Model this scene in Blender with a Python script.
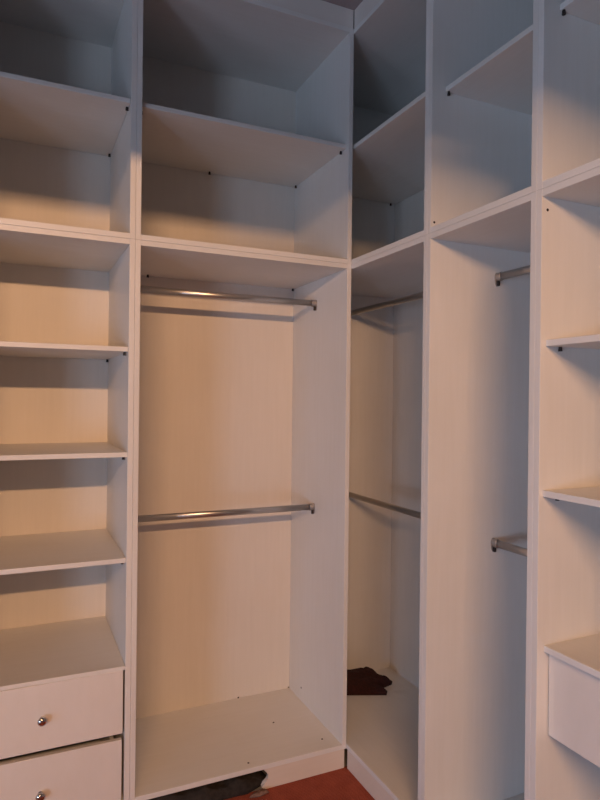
import bpy, bmesh, math, random
from mathutils import Vector, Matrix, noise
random.seed(4)
for o in list(bpy.data.objects):
    bpy.data.objects.remove(o)
scene = bpy.context.scene
COL = scene.collection

# ------------------------------------------------------------------ camera
CAM = Vector((-1.2268, -2.1878, 1.5))
YAW, PITCH, ROLL, FPX = math.radians(-24.62), math.radians(-0.056), math.radians(0.62), 614.04
cam_data = bpy.data.cameras.new('camera')
cam_data.sensor_fit = 'HORIZONTAL'; cam_data.sensor_width = 36.0
cam_data.lens = 36.0 * FPX / 600.0
cam_data.clip_start = 0.02
cam = bpy.data.objects.new('camera', cam_data); COL.objects.link(cam)
fw = Vector((-math.sin(YAW) * math.cos(PITCH), math.cos(YAW) * math.cos(PITCH), math.sin(PITCH)))
r0 = Vector((math.cos(YAW), math.sin(YAW), 0)); u0 = r0.cross(fw)
rr = r0 * math.cos(ROLL) + u0 * math.sin(ROLL); uu = u0 * math.cos(ROLL) - r0 * math.sin(ROLL)
cam.matrix_world = Matrix(((rr.x, uu.x, -fw.x, CAM.x), (rr.y, uu.y, -fw.y, CAM.y), (rr.z, uu.z, -fw.z, CAM.z), (0, 0, 0, 1)))
scene.camera = cam

# ------------------------------------------------------------------ world, lights, exposure
world = bpy.data.worlds.new('world'); scene.world = world; world.use_nodes = True
bg = world.node_tree.nodes['Background']
bg.inputs[0].default_value = (0.62, 0.72, 0.95, 1); bg.inputs[1].default_value = 0.2

WALL_X, WIN_Z0, WIN_Z1 = -4.6, 0.15, 1.40
WINDOWS = ((-2.75, -1.55, 28.0), (-5.2, -3.7, 88.0))      # two low windows in the bedroom's left wall
for wy0, wy1, watts in WINDOWS:
    ld = bpy.data.lights.new('daylight_window', 'AREA')
    ld.shape = 'RECTANGLE'; ld.size = WIN_Z1 - WIN_Z0; ld.size_y = wy1 - wy0
    ld.energy = watts * (wy1 - wy0); ld.color = (0.54, 0.71, 1.0)
    lo = bpy.data.objects.new('daylight_window', ld); COL.objects.link(lo)
    lo.location = (WALL_X - 0.16, (wy0 + wy1) / 2, (WIN_Z0 + WIN_Z1) / 2)
    lo.rotation_euler = (0, math.radians(-90), 0)

LAMP, LAMP_LEN = Vector((-1.88, -4.2, 2.66)), 1.6      # warm tube lamp hung in the bedroom behind the camera
pd = bpy.data.lights.new('tube_light', 'AREA')
pd.shape = 'RECTANGLE'; pd.size = LAMP_LEN; pd.size_y = 0.07
pd.energy = 130.0; pd.color = (1.0, 0.54, 0.27)
po = bpy.data.objects.new('tube_light', pd); COL.objects.link(po); po.location = LAMP
po.rotation_euler = (math.radians(90), 0, 0)

vs = scene.view_settings
vs.view_transform = 'Standard'; vs.look = 'None'; vs.gamma = 1.0; vs.use_curve_mapping = False
vs.exposure = 0.0

# ------------------------------------------------------------------ materials
def new_mat(name):
    m = bpy.data.materials.new(name); m.use_nodes = True
    nt = m.node_tree; return m, nt, nt.nodes['Principled BSDF']

def melamine(name, col, rough=0.42, grain=(26, 26, 1.6), amount=0.04):
    """white foil-faced board with a faint ash grain"""
    m, nt, b = new_mat(name)
    tc = nt.nodes.new('ShaderNodeTexCoord'); oi = nt.nodes.new('ShaderNodeObjectInfo')
    off = nt.nodes.new('ShaderNodeVectorMath'); off.operation = 'MULTIPLY_ADD'
    cmb = nt.nodes.new('ShaderNodeCombineXYZ')
    for i in range(3): nt.links.new(oi.outputs['Random'], cmb.inputs[i])
    off.inputs[1].default_value = (7.3, 3.1, 5.7)
    nt.links.new(cmb.outputs[0], off.inputs[0]); nt.links.new(tc.outputs['Object'], off.inputs[2])
    mp = nt.nodes.new('ShaderNodeMapping'); mp.inputs['Scale'].default_value = grain
    nt.links.new(off.outputs[0], mp.inputs[0])
    n = nt.nodes.new('ShaderNodeTexNoise'); n.inputs['Scale'].default_value = 2.2
    n.inputs['Detail'].default_value = 6; n.inputs['Roughness'].default_value = 0.65
    nt.links.new(mp.outputs[0], n.inputs['Vector'])
    n2 = nt.nodes.new('ShaderNodeTexNoise'); n2.inputs['Scale'].default_value = 2.3; n2.inputs['Detail'].default_value = 3
    nt.links.new(off.outputs[0], n2.inputs['Vector'])
    r = nt.nodes.new('ShaderNodeValToRGB')
    r.color_ramp.elements[0].position = 0.3; r.color_ramp.elements[1].position = 0.72
    d = 1 - amount
    r.color_ramp.elements[0].color = (col[0] * d, col[1] * d, col[2] * (d - 0.01), 1)
    r.color_ramp.elements[1].color = (*col, 1)
    nt.links.new(n.outputs['Fac'], r.inputs[0])
    mx = nt.nodes.new('ShaderNodeMix'); mx.data_type = 'RGBA'; mx.blend_type = 'MULTIPLY'; mx.inputs[0].default_value = 1
    r2 = nt.nodes.new('ShaderNodeValToRGB')
    r2.color_ramp.elements[0].position = 0.25; r2.color_ramp.elements[0].color = (0.95, 0.94, 0.92, 1)
    r2.color_ramp.elements[1].position = 0.65
    nt.links.new(n2.outputs['Fac'], r2.inputs[0])
    nt.links.new(r.outputs[0], mx.inputs[6]); nt.links.new(r2.outputs[0], mx.inputs[7])
    nt.links.new(mx.outputs[2], b.inputs['Base Color'])
    b.inputs['Roughness'].default_value = rough
    bp = nt.nodes.new('ShaderNodeBump'); bp.inputs['Strength'].default_value = 0.05; bp.inputs['Distance'].default_value = 0.001
    nt.links.new(n.outputs['Fac'], bp.inputs['Height']); nt.links.new(bp.outputs[0], b.inputs['Normal'])
    return m

WHITE = (0.77, 0.76, 0.74)
M_VERT = melamine('white_board_vertical_grain', WHITE)
M_HX = melamine('white_board_grain_along_x', WHITE, grain=(1.6, 26, 26))
M_HY = melamine('white_board_grain_along_y', WHITE, grain=(26, 1.6, 26))
M_BACK = melamine('back_board', (0.76, 0.72, 0.67), rough=0.5)
M_FRONT = melamine('drawer_board', (0.78, 0.75, 0.72), rough=0.38, grain=(14, 14, 5), amount=0.03)

def metal(name, col, rough):
    m, nt, b = new_mat(name)
    n = nt.nodes.new('ShaderNodeTexNoise'); n.inputs['Scale'].default_value = 60
    r = nt.nodes.new('ShaderNodeMapRange'); r.inputs[3].default_value = rough * 0.8; r.inputs[4].default_value = rough * 1.25
    nt.links.new(n.outputs['Fac'], r.inputs[0]); nt.links.new(r.outputs[0], b.inputs['Roughness'])
    b.inputs['Base Color'].default_value = (*col, 1); b.inputs['Metallic'].default_value = 1
    return m
M_ROD = metal('rod_steel', (0.56, 0.54, 0.52), 0.30)
M_BRACKET = metal('bracket_steel', (0.46, 0.43, 0.41), 0.35)
M_CHROME = metal('knob_chrome', (0.62, 0.60, 0.58), 0.16)

def plain(name, col, rough=0.7, nscale=30, var=0.2, bump=0.0):
    m, nt, b = new_mat(name)
    tc = nt.nodes.new('ShaderNodeTexCoord')
    n = nt.nodes.new('ShaderNodeTexNoise'); n.inputs['Scale'].default_value = nscale; n.inputs['Detail'].default_value = 4
    nt.links.new(tc.outputs['Object'], n.inputs['Vector'])
    r = nt.nodes.new('ShaderNodeValToRGB')
    r.color_ramp.elements[0].position = 0.3; r.color_ramp.elements[1].position = 0.7
    r.color_ramp.elements[0].color = (*[c * (1 - var) for c in col], 1)
    r.color_ramp.elements[1].color = (*[min(1, c * (1 + var)) for c in col], 1)
    nt.links.new(n.outputs['Fac'], r.inputs[0]); nt.links.new(r.outputs[0], b.inputs['Base Color'])
    b.inputs['Roughness'].default_value = rough
    if bump:
        bp = nt.nodes.new('ShaderNodeBump'); bp.inputs['Strength'].default_value = bump; bp.inputs['Distance'].default_value = 0.004
        nt.links.new(n.outputs['Fac'], bp.inputs['Height']); nt.links.new(bp.outputs[0], b.inputs['Normal'])
    return m
M_DARK = plain('dark_peg', (0.018, 0.012, 0.010), 0.5)
M_CLOTH = plain('maroon_cloth', (0.030, 0.005, 0.004), 0.95, 90, 0.35, 0.4)
M_RAG_SHADE = plain('rag_and_gap_shade', (0.024, 0.019, 0.015), 0.95, 60, 0.4, 0.4)  # near black, so the rag also serves as the gap's shade
M_CHIP = plain('pale_chip', (0.20, 0.12, 0.09), 0.9, 60, 0.3, 0.3)
M_PLINTH = melamine('plinth_board', (0.74, 0.66, 0.58), rough=0.5, grain=(1.6, 26, 26))
M_WALL = plain('wall_paint', (0.13, 0.125, 0.125), 0.9, 3, 0.03)
M_CEIL = plain('ceiling_paint', (0.34, 0.29, 0.29), 0.9, 3, 0.03)
M_TRIM = plain('trim_paint', (0.72, 0.68, 0.64), 0.6, 4, 0.03)
M_FLOOR = plain('grey_floor', (0.36, 0.35, 0.34), 0.6, 5, 0.06)
M_BLACK = plain('lamp_plastic', (0.03, 0.03, 0.03), 0.4)

def carpet_mat():
    m, nt, b = new_mat('red_carpet')
    tc = nt.nodes.new('ShaderNodeTexCoord')
    mp = nt.nodes.new('ShaderNodeMapping'); mp.inputs['Scale'].default_value = (75, 75, 75); mp.inputs['Rotation'].default_value = (0, 0, 0.7)
    nt.links.new(tc.outputs['Object'], mp.inputs[0])
    w = nt.nodes.new('ShaderNodeTexWave'); w.inputs['Scale'].default_value = 0.9; w.inputs['Distortion'].default_value = 3.5; w.inputs['Detail'].default_value = 3
    nt.links.new(mp.outputs[0], w.inputs['Vector'])
    n = nt.nodes.new('ShaderNodeTexNoise'); n.inputs['Scale'].default_value = 14; n.inputs['Detail'].default_value = 5
    nt.links.new(tc.outputs['Object'], n.inputs['Vector'])
    mx = nt.nodes.new('ShaderNodeMix'); mx.data_type = 'FLOAT'; mx.inputs[0].default_value = 0.5
    nt.links.new(w.outputs['Fac'], mx.inputs[2]); nt.links.new(n.outputs['Fac'], mx.inputs[3])
    r = nt.nodes.new('ShaderNodeValToRGB')
    r.color_ramp.elements[0].position = 0.25; r.color_ramp.elements[0].color = (0.19, 0.026, 0.012, 1)
    r.color_ramp.elements[1].position = 0.75; r.color_ramp.elements[1].color = (0.50, 0.115, 0.06, 1)
    nt.links.new(mx.outputs[0], r.inputs[0]); nt.links.new(r.outputs[0], b.inputs['Base Color'])
    b.inputs['Roughness'].default_value = 0.95
    bp = nt.nodes.new('ShaderNodeBump'); bp.inputs['Strength'].default_value = 0.6; bp.inputs['Distance'].default_value = 0.005
    nt.links.new(mx.outputs[0], bp.inputs['Height']); nt.links.new(bp.outputs[0], b.inputs['Normal'])
    return m
M_CARPET = carpet_mat()

def glass_mat():
    m = bpy.data.materials.new('clear_glass'); m.use_nodes = True
    nt = m.node_tree; nt.nodes.clear()
    out = nt.nodes.new('ShaderNodeOutputMaterial'); mix = nt.nodes.new('ShaderNodeMixShader')
    t = nt.nodes.new('ShaderNodeBsdfTransparent'); g = nt.nodes.new('ShaderNodeBsdfGlossy')
    g.inputs['Roughness'].default_value = 0.05; mix.inputs[0].default_value = 0.06
    nt.links.new(t.outputs[0], mix.inputs[1]); nt.links.new(g.outputs[0], mix.inputs[2]); nt.links.new(mix.outputs[0], out.inputs[0])
    return m
M_GLASS = glass_mat()

# ------------------------------------------------------------------ helpers
def link(name, me, parent=None, loc=(0, 0, 0)):
    o = bpy.data.objects.new(name, me); COL.objects.link(o)
    o.location = loc
    if parent is not None: o.parent = parent
    return o

def wpos(o):
    p = Vector(o.location)
    while o.parent is not None:
        o = o.parent; p += o.location
    return p

def thing(name, label, cat, loc, group=None):
    o = link(name, None, None, loc)
    o.empty_display_size = 0.1
    o['label'] = label; o['category'] = cat
    if group: o['group'] = group
    return o

def finish(bm, name, mat, parent=None, smooth=False, center=None):
    """bm holds world coordinates; the object gets its own centre as origin"""
    vs_ = [v.co for v in bm.verts]
    c = center or Vector([(min(v[i] for v in vs_) + max(v[i] for v in vs_)) / 2 for i in range(3)])
    for v in bm.verts: v.co -= c
    bmesh.ops.recalc_face_normals(bm, faces=bm.faces)
    me = bpy.data.meshes.new(name); bm.to_mesh(me); bm.free()
    if smooth:
        for p in me.polygons: p.use_smooth = True
    me.materials.append(mat)
    base = wpos(parent) if parent is not None else Vector((0, 0, 0))
    return link(name, me, parent, c - base)

def add_box(bm, x0, x1, y0, y1, z0, z1, bev=0.0):
    vs_ = [bm.verts.new((x, y, z)) for x in (x0, x1) for y in (y0, y1) for z in (z0, z1)]
    f = [(0, 1, 3, 2), (4, 6, 7, 5), (0, 4, 5, 1), (2, 3, 7, 6), (0, 2, 6, 4), (1, 5, 7, 3)]
    fs = [bm.faces.new([vs_[i] for i in q]) for q in f]
    if bev:
        es = list({e for q in fs for e in q.edges})
        bmesh.ops.bevel(bm, geom=es, offset=bev, segments=2, affect='EDGES', profile=0.5)

def box(name, x0, x1, y0, y1, z0, z1, mat, parent=None, bev=0.0015):
    bm = bmesh.new(); add_box(bm, x0, x1, y0, y1, z0, z1, bev)
    return finish(bm, name, mat, parent)

def structure(o):
    o['kind'] = 'structure'; return o

def ring_tube(bm, pts, prof, cap=True):
    """sweep a closed profile (list of (a,b) offsets given as 3-vectors per point list)"""
    rings = []
    for p, ring in zip(pts, prof):
        rings.append([bm.verts.new(Vector(p) + Vector(q)) for q in ring])
    n = len(rings[0])
    for a, b in zip(rings, rings[1:]):
        for i in range(n):
            bm.faces.new((a[i], a[(i + 1) % n], b[(i + 1) % n], b[i]))
    if cap:
        bm.faces.new(rings[0][::-1]); bm.faces.new(rings[-1])

def oval(axis, w, h, n=20):
    out = []
    for i in range(n):
        a = 2 * math.pi * i / n
        s, t = w * math.cos(a), h * math.sin(a)
        out.append((0, s, t) if axis == 'x' else (s, 0, t))
    return out

# ------------------------------------------------------------------ key dimensions (metres)
XJ = -0.862          # seam between the two left-run units
XL = -1.433          # left end of the drawer unit
D, D2 = 0.5385, 0.5575
Y1, Y2, Y3 = -0.509, -0.982, -1.50   # seams of the right run
ZF, ZB, ZT = 0.099, 2.052, 3.010     # cabinet floor, seam between lower and upper units, top
ZS = 2.527           # underside of the upper units' shelf
T, TS = 0.019, 0.017
ZC = 3.088           # ceiling
BK = 0.006

# ------------------------------------------------------------------ setting
XR, YB, YF = D2 + 0.032, D + 0.032, -7.2
structure(box('floor', WALL_X, XR, YF, YB, -0.06, -0.006, M_FLOOR, bev=0))
structure(box('ceiling', WALL_X - 0.1, XR + 0.1, YF - 0.1, YB + 0.1, ZC, ZC + 0.1, M_CEIL, bev=0))
structure(box('wall_back', WALL_X - 0.1, XR + 0.1, YB, YB + 0.1, -0.06, ZC, M_WALL, bev=0))
structure(box('wall_right', XR, XR + 0.1, YF, YB, -0.06, ZC, M_WALL, bev=0))
structure(box('wall_front', WALL_X - 0.1, XR + 0.1, YF - 0.1, YF, -0.06, ZC, M_WALL, bev=0))
bm = bmesh.new()
ys = [YF] + sorted(v for w in WINDOWS for v in w[:2]) + [YB]
for k in range(0, len(ys) - 1):
    if k % 2 == 0: add_box(bm, WALL_X - 0.1, WALL_X, ys[k], ys[k + 1], -0.06, ZC)
    else:
        add_box(bm, WALL_X - 0.1, WALL_X, ys[k], ys[k + 1], -0.06, WIN_Z0); add_box(bm, WALL_X - 0.1, WALL_X, ys[k], ys[k + 1], WIN_Z1, ZC)
structure(finish(bm, 'wall_left', M_WALL))
# unseen lintel, placed to cut the warm lamp light off across the upper boxes
structure(box('shade_lintel', WALL_X, XR, -1.80, -1.62, 2.474, ZC, M_WALL, bev=0.002))
structure(box('shade_soffit', -0.8, XR, -4.0, -1.801, 2.425, ZC, M_WALL, bev=0.002))  # soffit added out of view to shade the right run's upper boxes
# windows
for k, (wy0, wy1, watts) in enumerate(WINDOWS):
    ym = (wy0 + wy1) / 2
    win = structure(link('window_%d' % (k + 1), None, None, (WALL_X - 0.05, ym, WIN_Z0)))
    bm = bmesh.new()
    xa, xb = WALL_X - 0.09, WALL_X - 0.03
    add_box(bm, xa, xb, wy0, wy0 + 0.05, WIN_Z0, WIN_Z1); add_box(bm, xa, xb, wy1 - 0.05, wy1, WIN_Z0, WIN_Z1)
    add_box(bm, xa, xb, wy0 + .05, wy1 - .05, WIN_Z0, WIN_Z0 + 0.05); add_box(bm, xa, xb, wy0 + .05, wy1 - .05, WIN_Z1 - 0.05, WIN_Z1)
    add_box(bm, xa, xb, ym - 0.02, ym + 0.02, WIN_Z0 + .05, WIN_Z1 - .05)
    finish(bm, 'window_frame', M_TRIM, win)
    for a, b in ((wy0 + .05, ym - .02), (ym + .02, wy1 - .05)):
        box('pane', WALL_X - 0.063, WALL_X - 0.059, a, b, WIN_Z0 + .05, WIN_Z1 - .05, M_GLASS, win, bev=0)
# filler boards between the wardrobes and the ceiling
structure(box('trim_2', XL, -0.001, 0.004, 0.022, ZT + 0.001, ZC, M_TRIM, bev=0.001))
structure(box('trim_3', 0.002, 0.020, Y3, 0.003, ZT + 0.001, ZC, M_TRIM, bev=0.001))

# ------------------------------------------------------------------ wardrobe parts
PIN_CACHE = {}
def shelf_pin(parent, x, y, z, r=0.0055, h=0.012):
    """dark plastic peg under a shelf; z = underside of the shelf"""
    if 'pin' not in PIN_CACHE:
        bm = bmesh.new()
        bmesh.ops.create_cone(bm, cap_ends=True, segments=10, radius1=r, radius2=r * 0.75, depth=h)
        me = bpy.data.meshes.new('shelf_pin'); bm.to_mesh(me); bm.free(); me.materials.append(M_DARK)
        PIN_CACHE['pin'] = me
    return link('shelf_pin', PIN_CACHE['pin'], parent, Vector((x, y, z - h / 2 + 0.0005)) - wpos(parent))

def screw(parent, x, y, z, axis='z', r=0.0042):
    k = 'screw'
    if k not in PIN_CACHE:
        bm = bmesh.new()
        bmesh.ops.create_uvsphere(bm, u_segments=10, v_segments=6, radius=r)
        for v in bm.verts: v.co.z *= 0.45
        me = bpy.data.meshes.new('screw'); bm.to_mesh(me); bm.free(); me.materials.append(M_DARK)
        PIN_CACHE[k] = me
    o = link('screw', PIN_CACHE[k], parent, Vector((x, y, z)) - wpos(parent))
    if axis == 'x': o.rotation_euler = (0, math.pi / 2, 0)
    if axis == 'y': o.rotation_euler = (math.pi / 2, 0, 0)
    return o

def carcass(root, run, a0, a1, z0, z1, depth, has_back=True):
    """run 'L': a = x range, fronts at y=0 looking to -y; run 'R': a = y range, fronts at x=0 looking to -x"""
    def B(name, a, b, d0, d1, c, e, mat, bev=0.0009):
        if run == 'L': return box(name, a, b, d0, d1, c, e, mat, root, bev)
        return box(name, d0, d1, a, b, c, e, mat, root, bev)
    H = M_HX if run == 'L' else M_HY
    zs0 = ZF - T if z0 == 0 else z0 + .0003
    B('side_panel', a0 + .0003, a0 + T, 0, depth, zs0, z1, M_VERT)
    B('side_panel', a1 - T, a1 - .0003, 0, depth, zs0, z1, M_VERT)
    if z0 == 0: B('rear_plinth', a0 + .002, a1 - .002, depth - .03, depth - .012, 0, ZF - T, M_PLINTH)
    i0, i1 = a0 + T, a1 - T
    zb0 = ZF - T if z0 == 0 else z0 + .0003
    B('bottom_panel', i0, i1, 0.0005, depth, zb0, zb0 + T, H)
    B('top_panel', i0, i1, 0.0005, depth, z1 - T, z1 - .0003, H)
    B('back_panel', a0 + .001, a1 - .001, depth, depth + BK, z0 + (0.05 if z0 == 0 else .001), z1 - .001, M_BACK, 0)
    return i0, i1, H

def shelf(root, run, i0, i1, z, depth, rec, H, t=TS, pins=True, name='shelf'):
    if run == 'L':
        s = box(name, i0 + .0005, i1 - .0005, rec, depth - .002, z, z + t, H, root)
        if pins:
            for x in (i0 + .007, i1 - .007):
                for y in (rec + 0.035, depth - 0.03): shelf_pin(root, x, y, z)
    else:
        s = box(name, rec, depth - .002, i0 + .0005, i1 - .0005, z, z + t, H, root)
        if pins:
            for y in (i0 + .007, i1 - .007):
                for x in (rec + (0.008 if rec > .05 else 0.045), depth - 0.03): shelf_pin(root, x, y, z)
    return s

def rod(root, run, i0, i1, d, z):
    """oval hanging tube with a cup bracket on each side panel"""
    ax = 'x' if run == 'L' else 'y'
    def P(a, dd, zz): return (a, dd, zz) if run == 'L' else (dd, a, zz)
    bm = bmesh.new()
    pts = [P(i0 + .004, d, z), P(i1 - .004, d, z)]
    ring_tube(bm, pts, [oval(ax, .0085, .0135)] * 2)
    ro = finish(bm, 'hanging_rod', M_ROD, root, smooth=False)
    for p in ro.data.polygons: p.use_smooth = len(p.vertices) == 4
    for s, a in ((1, i0), (-1, i1)):
        bm = bmesh.new()
        # back plate (rounded, taller than the tube), cup around the tube and a screw tongue below
        pl = []
        for k in range(20):
            t = 2 * math.pi * k / 20
            pl.append((0.0105 * math.cos(t), 0.021 * math.sin(t) * (1.55 if math.sin(t) < 0 else 0.78)))
        def ring(off, sc):
            return [P(off, q[0] * sc, q[1] * sc) for q in pl]
        zero = [P(a, d, z)] * 3
        ring_tube(bm, zero, [ring(0.0006 * s, 1), ring(0.0035 * s, 1), ring(0.0045 * s, 0.85)])
        cup0 = [P(a, d, z)] * 3
        def o2(off, w, h):
            return [P(off, w * math.cos(2 * math.pi * k / 20), h * math.sin(2 * math.pi * k / 20)) for k in range(20)]
        ring_tube(bm, cup0, [o2(.004 * s, .0102, .0155), o2(.024 * s, .0102, .0155), o2(.025 * s, .009, .014)])
        br = finish(bm, 'bracket', M_BRACKET, ro)
        bm = bmesh.new()
        add_box(bm, -0.004, 0.004, -0.005, 0.005, -0.008, 0.008, 0.0025)
        bmesh.ops.translate(bm, verts=bm.verts, vec=Vector(P(a + s * 0.009, d, z - 0.0235)))
        finish(bm, 'bracket_screw', M_DARK, ro)
    return ro

def knob(parent, x, y, z):
    """turned mushroom knob on a front that looks to -y"""
    prof = [(0.0, 0.0085), (0.002, 0.0085), (0.003, 0.006), (0.010, 0.0055), (0.013, 0.009), (0.016, 0.0135), (0.020, 0.015),
            (0.024, 0.0135), (0.027, 0.009), (0.0285, 0.004)]
    bm = bmesh.new(); n = 20
    rings = [[bm.verts.new((x + r * math.cos(2 * math.pi * i / n), y - d, z + r * math.sin(2 * math.pi * i / n))) for i in range(n)] for d, r in prof]
    for a, b in zip(rings, rings[1:]):
        for i in range(n): bm.faces.new((a[i], a[(i + 1) % n], b[(i + 1) % n], b[i]))
    bm.faces.new(rings[0]); bm.faces.new(rings[-1])
    return finish(bm, 'knob', M_CHROME, parent, smooth=True)

def drawer_L(root, x0, x1, z0, z1, kx, tilt=0.0):
    bm = bmesh.new()
    add_box(bm, x0 + .012, x0 + .026, .017, .46, z0 + .02, z1 - .05); add_box(bm, x1 - .026, x1 - .012, .017, .46, z0 + .02, z1 - .05)
    add_box(bm, x0 + .026, x1 - .026, .45, .46, z0 + .02, z1 - .05); add_box(bm, x0 + .026, x1 - .026, .017, .45, z0 + .02, z0 + .028)
    dr = finish(bm, 'drawer', M_VERT, root)
    bm = bmesh.new(); add_box(bm, x0, x1, -.002, .016, z0, z1, .0015)
    if tilt:
        for v in bm.verts: v.co.z += (v.co.x - (x0 + x1) / 2) * tilt
    finish(bm, 'drawer_front', M_FRONT, dr)
    knob(dr, kx, -.002, (z0 + z1) / 2 - .004)

def drawer_R(root, y0, y1, z0, z1, x):
    bm = bmesh.new()
    for a, b in ((y0 + .012, y0 + .026), (y1 - .026, y1 - .012)): add_box(bm, x + .018, .48, a, b, z0 + .02, z1 - .04)
    add_box(bm, .47, .48, y0 + .026, y1 - .026, z0 + .02, z1 - .04); add_box(bm, x + .018, .47, y0 + .026, y1 - .026, z0 + .02, z0 + .028)
    dr = finish(bm, 'drawer', M_VERT, root)
    bm = bmesh.new(); add_box(bm, x, x + .017, y0, y1, z0, z1, .0015)
    finish(bm, 'drawer_front', M_FRONT, dr)
    bm = bmesh.new(); n = 20   # knob in the middle of the front, outside the picture
    prof = [(0.0, 0.0085), (0.003, 0.006), (0.010, 0.0055), (0.016, 0.0135), (0.020, 0.015), (0.027, 0.009), (0.0285, 0.004)]
    ky, kz = (y0 + y1) / 2, (z0 + z1) / 2
    rings = [[bm.verts.new((x - d, ky + r * math.cos(2 * math.pi * i / n), kz + r * math.sin(2 * math.pi * i / n))) for i in range(n)] for d, r in prof]
    for a, b in zip(rings, rings[1:]):
        for i in range(n): bm.faces.new((a[i], a[(i + 1) % n], b[(i + 1) % n], b[i]))
    bm.faces.new(rings[0]); bm.faces.new(rings[-1])
    finish(bm, 'knob', M_CHROME, dr, smooth=True)

G_LOW, G_UP = 'tall lower wardrobe units along two walls', 'upper storage boxes above the wardrobe units'
XM = (XL + XJ) / 2

# ---- drawer unit, left run
u = thing('shelf_cabinet', 'white cabinet with open shelves above two knobbed drawers, left of the picture', 'cabinet', (XM, D / 2, 0), G_LOW)
i0, i1, H = carcass(u, 'L', XL, XJ, 0, ZB, D)
for z in (1.660, 1.292, 0.923): shelf(u, 'L', i0, i1, z, D, 0.010, H)
shelf(u, 'L', i0, i1, 0.553, D, 0.0, H, t=0.014, pins=False)
box('plinth', XL + .001, XJ - .001, .012, .030, 0, ZF - T, M_PLINTH, u)
drawer_L(u, i0 + .006, i1 - .007, 0.334, 0.5525, -1.147, 0.004)
drawer_L(u, i0 + .006, i1 - .009, 0.080, 0.314, -1.150)

# ---- hanging unit, left run
u = thing('hanging_wardrobe', 'wide white hanging wardrobe with two steel rods, between the drawer cabinet and the corner', 'wardrobe', ((XJ) / 2, D / 2, 0), G_LOW)
i0, i1, H = carcass(u, 'L', XJ, 0.0, 0, ZB, D)
rod(u, 'L', i0, i1, 0.284, 1.930); rod(u, 'L', i0, i1, 0.284, 1.020)
for x, y in ((-0.075, .07), (-0.41, .035), (-0.21, .27)): screw(u, x, y, ZF + .0005)
screw(u, -0.28, D - .004, ZF + .004, 'y'); screw(u, i1 - .006, D - .006, ZF + .006); screw(u, i1, .40, ZF + .06, 'x')
shelf_pin(u, i0 + .12, D - .03, ZB - T); shelf_pin(u, i1 - .012, D - .02, ZB - T)
# broken plinth: only the right-hand piece is left, with a torn end
bm = bmesh.new()
edge = [(-.352, 0.0), (-.366, .010), (-.352, .022), (-.341, .034), (-.338, .050), (-.345, .062), (-.360, ZF - T)]
f1 = [bm.verts.new((x, .006, z)) for x, z in edge] + [bm.verts.new((-.006, .006, ZF - T - .001)), bm.verts.new((-.006, .006, 0))]
f2 = [bm.verts.new((v.co.x + (0.004 * math.sin(i * 2.1) if i < 7 else 0), .024, v.co.z)) for i, v in enumerate(f1)]
bm.faces.new(f1); bm.faces.new(f2[::-1])
for i in range(len(f1)):
    j = (i + 1) % len(f1); bm.faces.new((f1[j], f1[i], f2[i], f2[j]))
pl = finish(bm, 'plinth', M_PLINTH, u); pl['label'] = 'broken plinth board with a torn left end'

# ---- corner hanging unit, right run (reaches behind the left run)
u = thing('corner_wardrobe', 'white corner wardrobe with two rods and a maroon cloth on its floor', 'wardrobe', (D2 / 2, (D + Y1) / 2, 0), G_LOW)
i0, i1, H = carcass(u, 'R', Y1, D + T, 0, ZB, D2)
rod(u, 'R', i0, i1, 0.282, 1.935); rod(u, 'R', i0, i1, 0.282, 1.027)
box('plinth', .003, .021, Y1 + .001, -0.003, 0, ZF - T, M_PLINTH, u)

# ---- second hanging unit, right run
u = thing('hanging_wardrobe', 'white hanging wardrobe with two rod ends showing, between corner wardrobe and right shelf cabinet', 'wardrobe', (D2 / 2, (Y1 + Y2) / 2, 0), G_LOW)
i0, i1, H = carcass(u, 'R', Y2, Y1, 0, ZB, D2)
rod(u, 'R', i0, i1, 0.282, 1.932); rod(u, 'R', i0, i1, 0.278, 1.010)
box('plinth', .003, .021, Y2 + .001, Y1 - .001, 0, ZF - T, M_PLINTH, u)

# ---- shelf unit with a hanging drawer, right run
u = thing('shelf_cabinet', 'white shelf cabinet with one pale drawer hung below a shelf, right edge of the picture', 'cabinet', (D2 / 2, (Y2 + Y3) / 2, 0), G_LOW)
i0, i1, H = carcass(u, 'R', Y3, Y2, 0, ZB, D2)
shelf(u, 'R', i0, i1, 1.645, D2, 0.018, H); shelf(u, 'R', i0, i1, 1.254, D2, 0.013, H)
shelf(u, 'R', i0, i1, 0.849, D2, 0.023, H, pins=False)
drawer_R(u, i0 + .006, i1 - .004, 0.631, 0.8485, 0.038)
screw(u, .02, Y2 - T, 2.0, 'y')
box('plinth', .003, .021, Y3 + .001, Y2 - .001, 0, ZF - T, M_PLINTH, u)

# ---- upper boxes
def upper(run, a0, a1, depth, rec, label, corner=False):
    cx = (a0 + a1) / 2
    loc = (cx, depth / 2, ZB) if run == 'L' else (depth / 2, cx, ZB)
    r = thing('upper_cabinet', label, 'cabinet', loc, G_UP)
    j0, j1, Hh = carcass(r, run, a0, a1, ZB, ZT, depth)
    shelf(r, run, j0, j1, ZS, depth, rec, Hh)
    return r, j0, j1
upper('L', XL, XJ, D, 0.012, 'white upper box with one shelf, above the drawer cabinet at the left')
r, j0, j1 = upper('L', XJ, 0.0, D, 0.020, 'wide white upper box with one shelf, above the wide hanging wardrobe')
shelf_pin(r, -0.45, D - .02, ZS)
upper('R', Y1, D + T, D2, 0.010, 'dark shadowed white upper box with one shelf, above the corner wardrobe')
r, j0, j1 = upper('R', Y2, Y1, D2, 0.054, 'white upper box with one set-back shelf, between corner box and right-edge box')
screw(r, .014, Y1 - T, 2.089, 'y')
upper('R', Y3, Y2, D2, 0.054, 'white upper box cut by the right edge, above the right shelf cabinet')

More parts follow.
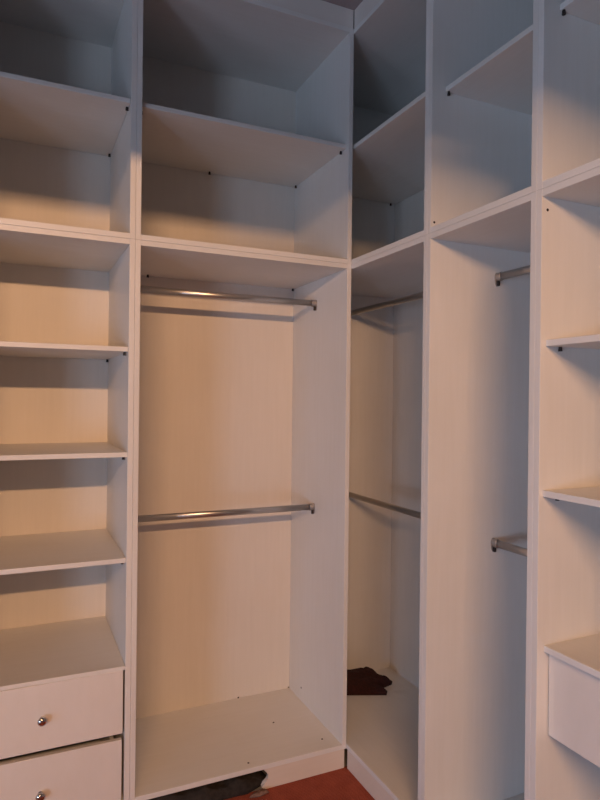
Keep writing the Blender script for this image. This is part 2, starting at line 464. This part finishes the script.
# ------------------------------------------------------------------ loose things
# the carpet runs under the wardrobes and stops short of the bedroom
bm = bmesh.new(); NX, NY = 60, 80
cx0, cx1, cy0, cy1 = -1.75, 0.012, -2.6, 0.012
grid = [[bm.verts.new((cx0 + (cx1 - cx0) * i / NX, cy0 + (cy1 - cy0) * j / NY, -0.0005 if (j > NY * 0.97 or i > NX * .97) else -0.0005 + 0.003 * noise.noise(Vector((i * .35, j * .35, 1))) - 0.0005)) for j in range(NY + 1)] for i in range(NX + 1)]
for i in range(NX):
    for j in range(NY): bm.faces.new((grid[i][j], grid[i + 1][j], grid[i + 1][j + 1], grid[i][j + 1]))
r_ = bmesh.ops.extrude_face_region(bm, geom=list(bm.faces))
for v in [g for g in r_['geom'] if isinstance(g, bmesh.types.BMVert)]: v.co.z = -0.0055
c_ = finish(bm, 'carpet', M_CARPET); c_['label'] = 'red woven carpet on the floor before the wardrobes'; c_['category'] = 'carpet'
def crumple(name, outline, zbase, hfun, mat, label, cat, seed, n=34, amp=0.006, freq=26):
    """closed lump of folded cloth: an outline in plan, a height field over it and a flat underside"""
    xs = [p[0] for p in outline]; ys = [p[1] for p in outline]
    bm = bmesh.new()
    c = Vector((sum(xs) / len(xs), sum(ys) / len(ys), 0))
    m = len(outline); per = 5; ringn = 9
    pts = []
    for i in range(m):
        a, b = Vector((*outline[i], 0)), Vector((*outline[(i + 1) % m], 0))
        for k in range(per): pts.append(a.lerp(b, k / per))
    def H(p, edge):
        q = Vector((p.x * freq, p.y * freq, seed))
        w = noise.noise(q) * amp * 1.4 + noise.noise(q * 2.3) * amp
        return zbase + 0.002 + max(0.002, (hfun(p.x, p.y) + w) * edge)
    rings = []
    for j in range(ringn + 1):
        t = j / ringn
        if t < 1:
            edge = min(1, 0.35 + 2.4 * t)
            rings.append([bm.verts.new((lambda p: (p.x, p.y, H(p, edge)))(q.lerp(c, t * 0.98))) for q in pts])
    top = bm.verts.new((c.x, c.y, H(c, 1)))
    low = [bm.verts.new((q.x, q.y, zbase + .0005)) for q in [p.lerp(c, 0.02) for p in pts]]
    N = len(pts)
    bm.faces.new(low[::-1])
    seq = [low] + rings
    for a, b in zip(seq, seq[1:]):
        for i in range(N): bm.faces.new((a[i], a[(i + 1) % N], b[(i + 1) % N], b[i]))
    for i in range(N): bm.faces.new((rings[-1][i], rings[-1][(i + 1) % N], top))
    o = finish(bm, name, mat, None, smooth=True)
    o['label'] = label; o['category'] = cat
    return o

crumple('cloth', [(.13, .385), (.25, .335), (.376, .283), (.390, .300), (.362, .342), (.405, .352), (.462, .368), (.420, .415), (.395, .48), (.30, .50), (.14, .52)],
        ZF, lambda x, y: 0.026 + 0.038 * max(0, min(1, (y - .33) / .10)), M_CLOTH,
        'crumpled dark maroon cloth on the floor of the corner wardrobe', 'cloth', 3.1, amp=0.005)
crumple('rag', [(-.80, .06), (-.68, .03), (-.58, .004), (-.50, .008), (-.42, .004), (-.365, .026), (-.325, .045), (-.33, .10), (-.55, .12), (-.80, .10)],  # rag in the middle; its dark ends stand in for the cavity's shade
        0.0, lambda x, y: 0.042 + 0.007 * math.sin(x * 40), M_RAG_SHADE,
        'dark rag under the wide wardrobe, stretched to stand in for the shaded gap behind the broken plinth', 'rag', 8.7, amp=0.007, freq=34)
crumple('wood_chip', [(-.425, -.022), (-.385, -.030), (-.345, -.020), (-.352, -.004), (-.40, -.002)],
        0.0, lambda x, y: 0.010, M_CHIP, 'small dull broken chip on the carpet before the torn plinth end', 'debris', 5.2, amp=0.004, freq=60)

# ------------------------------------------------------------------ bedroom tube lamp behind the camera
lp = thing('tube_lamp', 'long warm tube lamp hung from the bedroom ceiling on two hangers', 'lamp', (LAMP.x, LAMP.y - 0.05, LAMP.z))
h = LAMP_LEN / 2
box('housing', LAMP.x - h - .04, LAMP.x + h + .04, LAMP.y - .08, LAMP.y - .012, LAMP.z - .05, LAMP.z + .05, M_TRIM, lp, .004)
for s_ in (-1, 1):
    box('end_cap', LAMP.x + s_ * (h + .027) - .013, LAMP.x + s_ * (h + .027) + .013, LAMP.y - .0115, LAMP.y + .03, LAMP.z - .045, LAMP.z + .045, M_TRIM, lp, .004)
    box('hanger', LAMP.x + s_ * h * .6 - .005, LAMP.x + s_ * h * .6 + .005, LAMP.y - .05, LAMP.y - .04, LAMP.z + .05, ZC, M_BLACK, lp, 0)
box('cover', LAMP.x - h, LAMP.x + h, LAMP.y + .022, LAMP.y + .025, LAMP.z - .045, LAMP.z + .045, M_GLASS, lp, 0)
